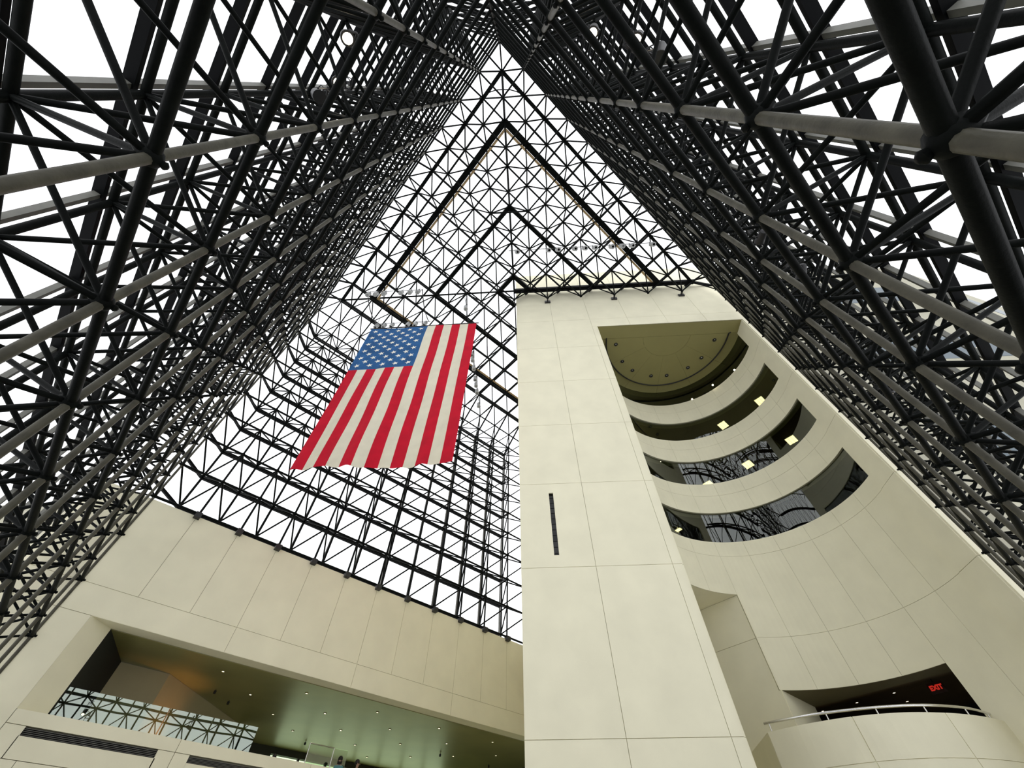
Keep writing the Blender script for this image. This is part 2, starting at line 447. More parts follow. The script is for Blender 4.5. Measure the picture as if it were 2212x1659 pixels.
# slit window: dark glass with small cross bars
sl = empty('window_1', UW(.775, WF + .05, 4.5), 'narrow vertical slit window in the concrete tower', 'window', None, 'structure')
quad_slab('slit_glass', UW(.72, WF + .06, 4.5), UW(.83, WF + .06, 4.5), UW(.83, WF + .06, 6.08), UW(.72, WF + .06, 6.08), .04, LENS, sl)
for k in range(11):
    z = 4.6 + k * .135
    quad_slab('slit_bar', UW(.725, WF + .05, z), UW(.825, WF + .05, z), UW(.825, WF + .05, z + .02), UW(.725, WF + .05, z + .02), .03, BLKMET, sl)

# ---- recess
UC, WC, RAD = 5.86, 9.275, 2.695
def cyl(ang, z, r=RAD): return UW(UC + r * math.cos(math.radians(ang)), WC + r * math.sin(math.radians(ang)), z)
def curved_panel(name, a0, a1, z0, z1, r0, r1, m, parent, seg=4, gap=True, smooth=False):
    ga = math.degrees(.0025 / r0) if gap else 0; gz = .003 if gap else 0
    v = []; f = []
    c = cyl((a0 + a1) / 2, (z0 + z1) / 2, r0)
    for k in range(seg + 1):
        a = a0 + ga + (a1 - a0 - 2 * ga) * k / seg
        v += [cyl(a, z0 + gz, r0) - c, cyl(a, z1 - gz, r0) - c, cyl(a, z0 + gz, r1) - c, cyl(a, z1 - gz, r1) - c]
    for k in range(seg):
        b = 4 * k; e = b + 4
        f += [(b, b + 1, e + 1, e), (b + 2, e + 2, e + 3, b + 3), (b + 1, b + 3, e + 3, e + 1), (b, e, e + 2, b + 2)]
    f += [(0, 2, 3, 1), (4 * seg, 4 * seg + 1, 4 * seg + 3, 4 * seg + 2)]
    return obj(name, mesh(name, v, f, m, smooth), parent, Matrix.Translation(c))
ANG = [0.8, 15.6, 31.2, 48.2, 65.1, 82.1, 99.1, 115.3, 131.5, 147.6, 163.8, 180]
BANDS = [(12.93, 13.87), (10.89, 11.815), (8.84, 9.83), (6.755, 7.73)]
ROWS = [(12.43, 12.93), (11.815, 12.43), (10.41, 10.89), (9.83, 10.41), (8.36, 8.84), (7.73, 8.36), (6.32, 6.755), (4.28, 6.32), (1.73, 4.28), (ZF, 1.73)]
for z0, z1 in ROWS:
    for k in range(len(ANG) - 1):
        a0, a1 = ANG[k], ANG[k + 1]
        y0 = z0
        if a0 >= 99 and z0 < 5.27:
            if z1 <= 5.27: continue
            y0 = 5.27
        if 31 < a0 < 99 and z0 == 1.73: y0 = 3.24
        curved_panel('curved_panel', a0, a1, y0, z1, RAD, RAD + CT, CONC, tw, 6)
def shell(a0, a1, z0, z1): curved_panel('curved_joint_bed', a0, a1, z0 + .003, z1 - .003, RAD + CT * .6, RAD + .25, CONCI, tw, 24, False)
shell(.8, 180, 11.815, 12.93); shell(.8, 180, 9.83, 10.89); shell(.8, 180, 7.73, 8.84); shell(.8, 180, 5.27, 6.755)
shell(.8, 99.1, 3.24, 5.28); shell(.8, 31.2, ZF, 3.25); shell(31, 99.1, ZF, 1.72)
# straight returns of the recess
for su, sg in ((UR, 1), (UO, -1)):
    zs = [ZF, 1.73, 4.28, 6.32, 8.36, 10.41, 12.43, ZC]
    for a in range(len(zs) - 1):
        p = [UW(su, WF + CT, zs[a] + JG), UW(su, WC + .04, zs[a] + JG), UW(su, WC + .04, zs[a + 1] - JG), UW(su, WF + CT, zs[a + 1] - JG)]
        if sg < 0: p = [p[1], p[0], p[3], p[2]]
        quad_slab('return_panel', *p, CT * S, CONC, tw)
    b = su + sg * CT * .6
    p8 = [UW(b, WF + .05, ZF), UW(b + sg * .1, WF + .05, ZF), UW(b + sg * .1, WC + .1, ZF), UW(b, WC + .1, ZF)]
    hexa('return_bed', p8 + [p + Vector((0, 0, (ZC - ZF) * S)) for p in p8], CONCI, tw)
# soffit of the recess in segments
def plate(name, pts, z0, z1, m, parent):
    n = len(pts); c = UW(*pts[0], z0)
    v = [UW(u, w, z0) - c for u, w in pts] + [UW(u, w, z1) - c for u, w in pts]
    f = [tuple(range(n)), tuple(reversed(range(n, 2 * n)))] + [(i, n + i, n + (i + 1) % n, (i + 1) % n) for i in range(n)]
    return obj(name, mesh(name, v, f, m), parent, Matrix.Translation(c))
def pol(a, r): return (UC + r * math.cos(math.radians(a)), WC + r * math.sin(math.radians(a)))
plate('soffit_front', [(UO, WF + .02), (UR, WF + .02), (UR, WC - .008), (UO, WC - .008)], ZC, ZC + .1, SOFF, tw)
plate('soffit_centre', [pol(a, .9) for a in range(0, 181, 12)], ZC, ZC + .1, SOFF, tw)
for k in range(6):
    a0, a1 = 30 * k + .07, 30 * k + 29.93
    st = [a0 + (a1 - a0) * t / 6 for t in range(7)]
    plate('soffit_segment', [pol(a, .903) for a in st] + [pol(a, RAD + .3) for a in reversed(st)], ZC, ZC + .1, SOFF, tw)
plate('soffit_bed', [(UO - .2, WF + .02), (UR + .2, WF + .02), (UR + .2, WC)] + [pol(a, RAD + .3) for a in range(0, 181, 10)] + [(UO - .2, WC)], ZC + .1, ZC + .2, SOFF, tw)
# hidden flank of the tower
p8 = [UW(.07, WF + .03, ZF), UW(.3, WF + .03, ZF), UW(.3, 17.2, ZF), UW(.07, 17.2, ZF)]
fk = hexa('wall_tower_flank', p8 + [p + Vector((0, 0, (19.4 - ZF) * S)) for p in p8], CONC)
tag(fk, 'plain concrete flank of the tower running back behind its sharp edge', 'wall', kind='structure')

# ---- curved window bands with dark rooms behind
LBL = ['uppermost curved window band right under the recess soffit', 'second curved window band from the top of the recess',
       'third curved window band from the top of the recess', 'lowest curved window band of the recess']
for n, (z0, z1) in enumerate(BANDS):
    wn_ = empty('window_%d' % (n + 2), cyl(90, z0, RAD + .1), LBL[n], 'window', None, 'structure')
    for a0, a1 in ((.8, 37.5), (37.5, 68.5), (68.5, 99.1), (99.1, 139.5), (139.5, 180)):
        curved_panel('pane', a0, a1, z0 + .004, z1 - .004, RAD + .05, RAD + .062, BAND, wn_, 24, False, True)
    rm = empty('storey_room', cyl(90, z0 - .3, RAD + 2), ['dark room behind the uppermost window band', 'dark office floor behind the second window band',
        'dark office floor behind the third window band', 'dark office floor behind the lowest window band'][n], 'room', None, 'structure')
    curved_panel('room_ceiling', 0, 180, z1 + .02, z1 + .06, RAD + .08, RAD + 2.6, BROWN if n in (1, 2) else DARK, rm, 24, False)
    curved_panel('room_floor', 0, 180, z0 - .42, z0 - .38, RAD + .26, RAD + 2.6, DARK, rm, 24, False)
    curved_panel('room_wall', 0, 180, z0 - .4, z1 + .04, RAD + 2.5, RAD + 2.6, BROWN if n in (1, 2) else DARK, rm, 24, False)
# lit ceiling fixtures behind the bands
def office_light(u, w, z, label, sx=.20, sy=.155):
    c = UW(u, w, z)
    t = empty('ceiling_light', c, label, 'ceiling light', 'lit square fixtures behind the window bands')
    def P(a, b, dz): return c + Vector((a * S * sx, b * S * sy, dz * S))
    fr = [P(-1, -1, 0), P(1, -1, 0), P(1, 1, 0), P(-1, 1, 0)]
    hexa('housing', fr + [p + Vector((0, 0, .06)) for p in fr], GREYMET, t)
    for k in range(3):
        y0 = -0.9 + k * .62; a = [P(-.92, y0, -.012), P(.92, y0, -.012), P(.92, y0 + .55, -.012), P(-.92, y0 + .55, -.012)]
        hexa('lamp_panel', a + [p + Vector((0, 0, .02)) for p in a], TUBEL, t)
office_light(8.91, 11.02, 11.81, 'lit ceiling fixture at the right end of the second window band')
office_light(7.84, 12.15, 11.81, 'lit ceiling fixture near the middle of the second window band')
office_light(8.98, 11.10, 9.825, 'lit ceiling fixture at the right end of the third window band')
office_light(7.88, 12.20, 9.825, 'lit ceiling fixture near the middle of the third window band')
office_light(6.76, 13.18, 9.825, 'lit ceiling fixture at the lower edge of the third window band')
office_light(4.91, 12.73, 7.72, 'small lit ceiling fixture at the left end of the lowest window band', .07, .1)
for (u, w), lb in zip(((8.33, 10.40), (7.67, 11.08), (7.0, 11.75)), ('rightmost', 'middle', 'leftmost')):
    t = empty('lamp_globe', UW(u, w, 12.95), lb + ' of three small glowing globes along the uppermost window band', 'lamp', 'small globes on the top ledge')
    obj('globe', lathe('globe', [(.004, -.06), (.05, -.04), (.066, 0), (.05, .04), (.004, .06)], BULB, 12), t, Matrix.Translation(UW(u, w, 12.99)))
    tube('stem', UW(u, w, 12.93), UW(u, w, 12.97), .008, t, TUBEB)

# ---- downlights and track in the recess soffit
def downlight(p, label, group, r=.062, m=LENS, rim=BLKMET, name='downlight', energy=0):
    t = empty(name, p, label, 'downlight', group)
    obj('trim_ring', lathe('trim_ring', [(r * .62 * S, 0.0), (r * .66 * S, -.025), (r * S, -.02), (r * S, 0.0)], rim, 20), t, Matrix.Translation(p))
    obj('lamp_face', lathe('lamp_face', [(.004, -.012), (r * .62 * S, -.012), (r * .62 * S, 0.0)], m, 20), t, Matrix.Translation(p))
    if energy:
        l = bpy.data.lights.new('downlight_beam', 'SPOT'); l.energy = energy; l.color = (1.0, .9, .68); l.spot_size = 2.0; l.spot_blend = .8; l.shadow_soft_size = .06
        put(bpy.data.objects.new('light_source', l), t, Matrix.Translation(p - Vector((0, 0, .05))))
    if m is LENS:
        obj('reflector', lathe('reflector', [(.004, -.03), (r * .22 * S, -.03), (r * .26 * S, -.013)], GREYMET, 14), t, Matrix.Translation(p + Vector((-.02, -.02, 0))))
    return t
dl = [(3.92, 9.54), (4.25, 10.35), (4.71, 10.81), (5.51, 11.13), (6.15, 11.14), (6.95, 10.80), (7.40, 10.35), (7.73, 9.55)]
on = ['first', 'second', 'third', 'fourth', 'fifth', 'sixth', 'seventh', 'eighth']
for k, (u, w) in enumerate(dl):
    downlight(UW(u, w, ZC), on[k] + ' black-rimmed downlight from the left along the curved track in the recess soffit', 'downlights in the recess soffit', .078)
tr = empty('curved_track', UW(UC, WC + 2.33, ZC - .03), 'dark curved ceiling track following the rounded recess soffit', 'track')
sweep('rail', [UW(*pol(a, 2.335), ZC - .03) for a in range(0, 181, 5)], .024, BLKMET, tr)
for a in (0, 180):
    tube('rail_end', UW(*pol(a, 2.335), ZC - .03), UW(pol(a, 2.335)[0] + (.07 if a == 0 else -.0), WC - .05, ZC - .03), .02, tr, TUBEB)

# ---- passage slot and balcony opening
px, py = 12.30, 4.57
def pier(name, x0, x1, y0, y1, z0, z1, m=CONC): return box(name, x0, x1, y0, y1, z0, z1, m, tw)
# slot: side wall on the plane x = px, soffit at 5.27, back wall
for z0, z1 in ((ZF, 1.73), (1.73, 4.27), (4.27, 5.27)):
    quad_slab('slot_panel', V(px, 7.6, z0 + JG), V(px, py + .01, z0 + JG), V(px, py + .01, z1 - JG), V(px, 7.6, z1 - JG), .06, CONC, tw)
box('slot_bed', px + .02, px + .3, py + .28, 7.6, ZF, 5.3, CONCI, tw)
plate('slot_soffit', [pol(99.1 + 80.9 * k / 14, RAD + .02) for k in range(15)] + [(3.0, 12.6), (3.5, 14.2), ((px - 7.6) / R2, (px + 7.6) / R2)], 5.27, 5.33, CONC, tw)
box('slot_back', 9.6, 12.6, 7.6, 7.8, ZF, 5.3, CONC, tw)
# balcony opening: reveal on the plane y = py, soffit to x = 13.87, dark lobby behind
quad_slab('reveal_panel', V(px + .02, py, 1.2), V(13.87, py, 1.2), V(13.87, py, 3.24), V(px + .02, py, 3.24), .06, CONC, tw)
box('reveal_bed', px + .3, 13.87, py + .02, py + .3, 1.0, 4.3, CONCI, tw)
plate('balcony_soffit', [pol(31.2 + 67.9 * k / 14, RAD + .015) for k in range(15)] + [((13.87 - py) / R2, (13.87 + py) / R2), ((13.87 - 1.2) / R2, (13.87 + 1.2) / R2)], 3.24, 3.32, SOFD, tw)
lb = empty('balcony_lobby', V(15, 3, 1.5), 'dark brown lobby behind the curved balcony', 'room', None, 'structure')
box('lobby_header', 13.87, 14.0, .4, 5.9, 3.245, 3.75, BROWN, lb)
box('lobby_ceiling', 13.87, 18.6, .4, 6.2, 3.70, 3.78, BROWN, lb)
box('lobby_floor', 13.35, 18.6, 1.2, 6.2, 1.62, 1.70, BROWN, lb)
box('lobby_back', 18.4, 18.6, .4, 6.2, 1.6, 3.8, BLACK, lb)
box('lobby_side', 13.4, 18.6, .2, .4, 1.6, 3.8, BLACK, lb)
box('lobby_end', 13.87, 18.6, 6.1, 6.3, 1.6, 3.8, BLACK, lb)
bl = [(7.37, 14.27), (7.96, 13.70), (8.54, 13.09), (9.13, 13.68), (9.11, 12.50)]
cu, cw = .314, 1.253
for k, (u, w) in enumerate(bl):
    g = 3.70 / 3.5
    downlight(UW(cu + (u - cu) * g, cw + (w - cw) * g, 3.70), ['leftmost lit downlight above the curved balcony', 'second lit downlight from the left above the curved balcony', 'third lit downlight from the left above the curved balcony',
              'lit downlight set back below the others near the red exit sign', 'rightmost lit downlight beside the red exit sign'][k], 'lit downlights in the balcony lobby', .05, DOWN, BROWN, energy=12)
# exit sign
ex = empty('exit_sign', V(15.4, 2.45, 3.35), 'glowing red exit sign hanging in the dark balcony lobby', 'sign')
box('sign_box', 15.4, 15.45, 2.27, 2.57, 3.33, 3.53, SIGNBX, ex)
tube('hanger', V(15.42, 2.42, 3.53), V(15.42, 2.42, 3.70), .008, ex, TUBEB)
fc = bpy.data.curves.new('exit_lettering', 'FONT'); fc.body = 'EXIT'; fc.size = 0.24; fc.align_x = 'CENTER'; fc.align_y = 'CENTER'; fc.extrude = 0.006; fc.offset = 0.012
to = bpy.data.objects.new('lettering_tmp', fc); COL.objects.link(to)
dg = bpy.context.evaluated_depsgraph_get(); tm = bpy.data.meshes.new_from_object(to.evaluated_get(dg)); bpy.data.objects.remove(to)
tm.materials.clear(); tm.materials.append(EXITR)
mm = Matrix(((0, 0, -1), (-1, 0, 0), (0, 1, 0))).to_4x4(); mm.translation = V(15.395, 2.42, 3.43)
obj('lettering', tm, ex, mm)
# balcony parapet
PP = [(4.4, 10.91), (4.89, 10.49), (5.55, 10.12), (6.3, 9.955), (7.01, 10.01), (7.51, 10.14), (7.92, 10.31), (8.28, 10.51)]
def smooth_path(P, n=6):
    out = []
    for k in range(len(P) - 1):
        p0 = P[max(k - 1, 0)]; p1 = P[k]; p2 = P[k + 1]; p3 = P[min(k + 2, len(P) - 1)]
        for s in range(n):
            t = s / n
            out.append(tuple(.5 * ((2 * p1[c]) + (-p0[c] + p2[c]) * t + (2 * p0[c] - 5 * p1[c] + 4 * p2[c] - p3[c]) * t * t + (-p0[c] + 3 * p1[c] - 3 * p2[c] + p3[c]) * t ** 3) for c in (0, 1)))
    out.append(P[-1]); return out
path = smooth_path(PP)
def offs(P, d):
    o = []
    for k in range(len(P)):
        a = P[max(k - 1, 0)]; b = P[min(k + 1, len(P) - 1)]
        t = Vector((b[0] - a[0], b[1] - a[1])).normalized(); o.append((P[k][0] - t.y * d, P[k][1] + t.x * d))
    return o
bc = empty('balcony', UW(6.3, 9.955, .9), 'bulging pale concrete balcony front at the foot of the rounded recess', 'balcony', None, 'structure')
def ribbon(name, P, Q, z0, z1, m, parent):
    n = len(P); c = UW(*P[n // 2], z0)
    v = []
    for a, b in zip(P, Q): v += [UW(*a, z0) - c, UW(*a, z1) - c, UW(*b, z0) - c, UW(*b, z1) - c]
    f = []
    for k in range(n - 1):
        b = 4 * k; e = b + 4
        f += [(b, e, e + 1, b + 1), (b + 2, b + 3, e + 3, e + 2), (b + 1, e + 1, e + 3, b + 3), (b, b + 2, e + 2, e)]
    f += [(0, 1, 3, 2), (4 * n - 4, 4 * n - 2, 4 * n - 1, 4 * n - 3)]
    return obj(name, mesh(name, v, f, m), parent, Matrix.Translation(c))
inn = offs(path, .03); bed0 = offs(path, .018); bed1 = offs(path, .16)
cuts = [0, 12, 24, len(path) - 1]
def trim(P, i0, i1, g=.006):
    Q = list(P[i0:i1 + 1])
    def lerp(a, b, t): return (a[0] + (b[0] - a[0]) * t, a[1] + (b[1] - a[1]) * t)
    L = math.dist(Q[0], Q[1]); Q[0] = lerp(Q[0], Q[1], g / L); L = math.dist(Q[-1], Q[-2]); Q[-1] = lerp(Q[-1], Q[-2], g / L); return Q
for a in range(3):
    for z0, z1 in ((.35, 1.73), (1.73, 2.3)):
        ribbon('parapet_panel', trim(path, cuts[a], cuts[a + 1]), trim(inn, cuts[a], cuts[a + 1]), z0 + JG, z1 - (JG if z1 < 2 else 0), CONC, bc)
ribbon('parapet_core', bed0, bed1, .36, 2.295, CONC, bc)
for z0, z1 in ((.35, 1.73), (1.73, 2.3)):
    quad_slab('parapet_return', UW(4.52, 12.9, z0 + JG), UW(4.4, 10.92, z0 + JG), UW(4.4, 10.92, z1), UW(4.52, 12.9, z1), .12, CONC, bc)
plate('balcony_slab', list(path) + [pol(a, RAD + .5) for a in (31, 48, 65, 82, 95)] + [(4.6, 12.6)], 1.0, 1.2, CONC, bc)
# handrail
hr = empty('handrail', UW(6.04, 10.29, 2.3), 'stainless handrail curving along the concrete balcony', 'handrail')
HRP = smooth_path([(4.40, 10.93), (4.9, 10.60), (5.3, 10.40), (6.04, 10.17), (6.8, 10.10), (7.57, 10.26), (8.22, 10.62)], 5)
sweep('rail', [UW(*p, 2.43) for p in HRP], .021, CHROME, hr, 10)
for k in (1, 10, 15, 20, 25, 29):
    u, w = HRP[k]; tube('post', UW(u, w, 2.28), UW(u, w, 2.42), .011, hr, TUBEC)

# ------------------------------------------------------------------ concrete back wall with the lobby opening
bw = empty('wall_rear', V(5, 12, ZF), 'low pale concrete wall below the glass with a long dark lobby opening', 'wall', None, 'structure')
YB = 12.0
def rear_panel(x0, x1, z0, z1, name='panel', gl=JG, gr=JG):
    quad_slab(name, V(x0 + gl, YB, z0 + JG), V(x1 - gr, YB, z0 + JG), V(x1 - gr, YB, z1 - JG), V(x0 + gl, YB, z1 - JG), CT * S, CONC, bw)
rear_panel(-1.05, 1, 4.2, 6.14)
for i in range(1, N + 1): rear_panel(i, i + 1, 4.2, 6.14)
for x0, x1 in ((-1.05, 3), (3, 6), (6, 9), (9, 13)): rear_panel(x0, x1, 3.70, 4.2)
rear_panel(-1.05, .54, ZF, 3.70)
for x0, x1 in ((.54, 3.04), (3.04, 5.6), (5.6, 8.2), (8.2, 13)):
    rear_panel(x0, x1, 2.09, 2.275)
    if x0 < 3:
        for a, b, c, d in ((.54, .81, 1.7, 2.09), (2.77, 3.04, 1.7, 2.09), (.81 - .012, 2.77 + .012, 1.7, 1.975)): rear_panel(a, b, c, d, gl=(JG if a < .6 else -.006 if a > 2 else 0), gr=(JG if b > 2.9 else 0))
    else:
        rear_panel(x0, x0 + .26, 1.7, 2.09); rear_panel(x0 + .26 - .012, x0 + 2.2 + .012, 1.7, 1.985); rear_panel(x0 + 2.2, x1, 1.7, 2.09)
for x0, x1 in ((.54, 1.0), (1.0, 3.04), (3.04, 5.6), (5.6, 8.2), (8.2, 13)): rear_panel(x0, x1, ZF, 1.7)
box('joint_bed', -1.05, 13, YB + CT * .6, YB + .95, 3.71, 6.135, CONCI, bw)
box('joint_bed', -1.05, .5, YB + CT * .6, YB + .3, ZF, 3.70, CONCI, bw)
box('joint_bed', .5, 13, YB + CT * .6 + .08, YB + .3, ZF, 2.27, CONCI, bw)
box('sill', .54, 13, YB + .03, YB + .34, 2.20, 2.275, CONC, bw)
box('wall_cap', -1.05, 13, YB + .03, YB + .98, 6.135, 6.15, CONC, bw)
# splayed left reveal and the soffit band
quad_slab('splayed_reveal', V(.54, YB, 2.275), V(.95, YB + .37, 2.275), V(.95, YB + .37, 3.70), V(.54, YB, 3.70), .06, CONC, bw)
box('soffit_band', .54, 13, YB + .005, YB + .36, 3.70, 3.72, CONC, bw)
# outdoor continuation to the left
quad_slab('wall_outdoor', V(-6.2, YB + 6.3, ZF), V(-.05, YB + .12, ZF), V(-.05, YB + .12, 6.15), V(-6.2, YB + 6.3, 6.15), .6, CONCX, bw)
# ventilation grilles
for x0, x1, lbn in ((.81, 2.77, 'long slatted air grille below the lobby sill at the left'), (3.3, 5.24, 'long slatted air grille below the lobby sill, second from the left')):
    zt, zb = (2.082, 1.978) if x0 < 1 else (2.075, 1.988)
    g = empty('air_grille', V((x0 + x1) / 2, YB, zb), lbn, 'grille', 'air grilles below the sill')
    box('grille_back', x0, x1, YB + .045, YB + .06, zb, zt, BLACK, g)
    for k in range(5):
        z = zb + (zt - zb) * (k + .35) / 5
        p = [V(x0, YB + .005, z - .004), V(x1, YB + .005, z - .004), V(x1, YB + .045, z + .004), V(x0, YB + .045, z + .004)]
        hexa('slat', p + [q + Vector((0, 0, .011)) for q in p], BARL, g)

# ---- lobby behind the opening
lo = empty('lobby', V(7, 15, 1.6), 'dim lobby with a satin greenish ceiling behind the long opening', 'room', None, 'structure')
box('lobby_ceiling', .6, 14.2, YB + .42, 18.4, 3.70, 3.78, LOBBYC, lo)
box('ceiling_shadow_gap', .6, 14.2, YB + .36, YB + .42, 3.72, 3.80, BLACK, lo)
box('lobby_floor', .5, 14.2, YB + .3, 18.4, 1.75, 1.84, FLOOR, lo)
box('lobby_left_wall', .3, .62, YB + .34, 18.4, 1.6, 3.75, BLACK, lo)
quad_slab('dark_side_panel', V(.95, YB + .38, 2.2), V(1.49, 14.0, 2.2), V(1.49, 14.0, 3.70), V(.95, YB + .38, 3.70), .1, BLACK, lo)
quad_slab('plaster_wall', V(1.49, 14.0, 1.6), V(2.49, 14.0, 1.6), V(2.49, 14.0, 3.695), V(1.49, 14.0, 3.695), .1, PLAS, lo)
quad_slab('plaster_wall', V(2.49, 14.0, 1.6), V(5.0, 16.5, 1.6), V(5.0, 16.5, 3.695), V(2.49, 14.0, 3.695), .1, PLAS, lo)
box('lobby_far_lintel', 4.9, 14.2, 18.0, 18.2, 3.54, 3.70, DARK, lo)
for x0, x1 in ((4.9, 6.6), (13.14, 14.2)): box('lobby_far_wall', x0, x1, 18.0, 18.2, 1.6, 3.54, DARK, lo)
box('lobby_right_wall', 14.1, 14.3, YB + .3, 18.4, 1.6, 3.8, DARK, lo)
GREENG = glass_mat('green_tinted_pane', (0.80, 0.90, 0.70), 1.45, 0.2)
XM = [6.6 + .9343 * k for k in range(8)]
for x in XM: box('window_mullion', x - .03, x + .03, 18.02, 18.1, 1.84, 3.54, BLKMET, lo)
for x in XM[:-1]: box('window_pane', x + .03, x + .9, 18.05, 18.06, 1.84, 3.54, GREENG, lo)
grid = [(3.35, 13.03), (4.37, 14.05), (5.38, 15.08), (5.37, 13.04), (6.39, 14.09), (6.39, 16.09), (7.40, 15.12), (8.42, 16.13), (7.39, 13.08), (8.41, 14.10), (9.41, 15.12), (9.40, 13.07), (10.44, 14.12), (11.39, 13.06), (11.44, 15.11), (12.42, 14.11), (9.39, 17.09), (10.44, 16.12)]
names = ['lit downlight closest to the dark left corner of the lobby ceiling', 'second lit downlight from the left in the lobby ceiling', 'lit downlight just left of the bright greenish patch of the lobby ceiling']
rowname = {13: 'row nearest the opening', 14: 'second row', 15: 'third row', 16: 'fourth row', 17: 'farthest row'}
for k, (x, y) in enumerate(sorted(grid, key=lambda g: (round(g[1]), g[0]))):
    same = sorted([g for g in grid if round(g[1]) == round(y)])
    ix = same.index((x, y))
    downlight(V(x, y, 3.70), 'lit lobby downlight, number %s from the left in the %s' % (['one', 'two', 'three', 'four', 'five', 'six'][ix], rowname[round(y)]), 'lit downlights in the lobby ceiling', .042, DOWN, LOBBYC, energy=26)
for k, (x, y, lbx) in enumerate(((3.62, 14.29, 'small black ceiling fixture left of the lobby downlights'), (4.13, 14.83, 'small black ceiling fixture near the slanting lobby wall'), (7.13, 16.82, 'small black hanging fixture above the bright lobby window'), (10.92, 15.11, 'black ceiling fixture in the middle of the lobby ceiling'), (12.95, 15.11, 'black ceiling fixture by the tower edge in the lobby'))):
    t = empty('ceiling_fixture', V(x, y, 3.64), lbx, 'fixture', 'dark fixtures on the lobby ceiling')
    obj('housing', lathe('fixture_housing', [(.03, -.07), (.06, -.05), (.06, .06), (.03, .07)], BLKMET, 12), t, Matrix.Translation(V(x, y, 3.645)))
    tube('stem', V(x, y, 3.67), V(x, y, 3.70), .008, t, TUBEB)
# warm lamp on the slanting wall
ws = empty('wall_washer', V(2.9, 13.4, 2.2), 'warm floor lamp washing the slanting lobby wall with orange light', 'lamp')
obj('housing', lathe('washer', [(.06, -.06), (.09, -.05), (.09, .1), (.07, .1)], BLKMET, 14), ws, Matrix.Translation(V(3.15, 14.2, 2.1)))
ld = bpy.data.lights.new('wall_washer_light', 'SPOT'); ld.energy = 130; ld.color = (1.0, .42, .12); ld.spot_size = 1.5; ld.spot_blend = 1; ld.shadow_soft_size = .08
lo_ = bpy.data.objects.new('washer_light', ld)
put(lo_, ws, frame_to(V(3.15, 14.2, 2.2), V(3.4, 14.6, 1.2), 1.0))
lo_.matrix_basis = Matrix.Translation(V(3.15, 14.2, 2.2)) @ (V(2.7, 14.3, 3.3) - V(3.15, 14.2, 2.2)).to_track_quat('-Z', 'Y').to_matrix().to_4x4()
# glass railing on the sill
gr_ = empty('glass_railing', V(5, YB + .36, 2.275), 'clear glass railing on the lobby sill mirroring the space frame', 'railing')
xs = [.97, 2.65, 4.39]
for a in range(len(xs) - 1):
    quad_slab('railing_pane', V(xs[a] + .01, YB + .36, 2.28), V(xs[a + 1] - .01, YB + .36, 2.28), V(xs[a + 1] - .01, YB + .36, 2.74), V(xs[a] + .01, YB + .36, 2.74), .024, RAILG, gr_)
gd = empty('glass_screen', V(6.6, 13.6, 1.84), 'small steel framed glass screen above the bright lobby window', 'screen')
quad_slab('screen_pane', V(6.06, 13.6, 1.86), V(7.08, 13.6, 1.86), V(7.08, 13.6, 2.95), V(6.06, 13.6, 2.95), .024, RAILG, gd)
for x in (6.06, 6.7): tube('post', V(x, 13.6, 1.84), V(x, 13.6, 2.95), .012, gd, TUBEC)
tube('top_rail', V(6.06, 13.6, 2.95), V(6.7, 13.6, 2.95), .012, gd, TUBEC)

# ------------------------------------------------------------------ building outdoors, seen through the right glass wall
xb = empty('outdoor_wing', V(20, -7, ZF), 'pale concrete wing outdoors behind the right glass wall', 'building')
XT = 18.3
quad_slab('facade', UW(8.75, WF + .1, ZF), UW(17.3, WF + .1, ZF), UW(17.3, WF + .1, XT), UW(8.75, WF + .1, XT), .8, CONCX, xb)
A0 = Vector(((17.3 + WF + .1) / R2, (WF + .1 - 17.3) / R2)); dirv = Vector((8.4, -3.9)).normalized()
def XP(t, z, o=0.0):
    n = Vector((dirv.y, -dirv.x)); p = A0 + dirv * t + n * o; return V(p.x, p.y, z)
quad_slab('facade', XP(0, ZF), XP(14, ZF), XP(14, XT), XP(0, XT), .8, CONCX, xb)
for k in range(4):
    zt = 16.2 - k * 4.1
    quad_slab('window_strip', UW(11.0, WF + .09, zt - 1.3), UW(16.5, WF + .09, zt - 1.3), UW(16.5, WF + .09, zt), UW(11.0, WF + .09, zt), .05, XWIN, xb)
    quad_slab('window_strip', XP(1.2, zt - 1.3, .01), XP(9, zt - 1.3, .01), XP(9, zt, .01), XP(1.2, zt, .01), .05, XWIN, xb)

# ------------------------------------------------------------------ flag
FW, FU0, FU1, FZ1, FZ0 = 8.0, -5.19, -1.36, 13.21, 6.43
RED = mat('red_bunting', (0.58, 0.001, 0.022), 0.8, 0, 0.15, 1.5, 0.3, 2.5); WHT = mat('cream_bunting', (0.78, 0.74, 0.60), 0.85, 0, 0.07, 1.5, 0.3, 2.5)
BLU = mat('blue_bunting', (0.024, 0.115, 0.31), 0.8, 0, 0.3, 1.2, 0.3, 2.5); STA = mat('star_cloth', (0.82, 0.80, 0.70), 0.85)
for m in (RED, WHT, BLU):
    nt = m.node_tree; b = nt.nodes['Principled BSDF']; o = nt.nodes['Material Output']
    tl = nt.nodes.new('ShaderNodeBsdfTranslucent'); mx = nt.nodes.new('ShaderNodeMixShader'); mx.inputs[0].default_value = .45
    src = [l.from_socket for l in nt.links if l.to_socket == b.inputs['Base Color']]
    if src: nt.links.new(src[0], tl.inputs['Color'])
    nt.links.new(b.outputs[0], mx.inputs[1]); nt.links.new(tl.outputs[0], mx.inputs[2]); nt.links.new(mx.outputs[0], o.inputs[0])
fg = empty('flag', UW((FU0 + FU1) / 2, FW, FZ1), 'huge american flag hanging upright from a pole below the glass roof', 'flag')
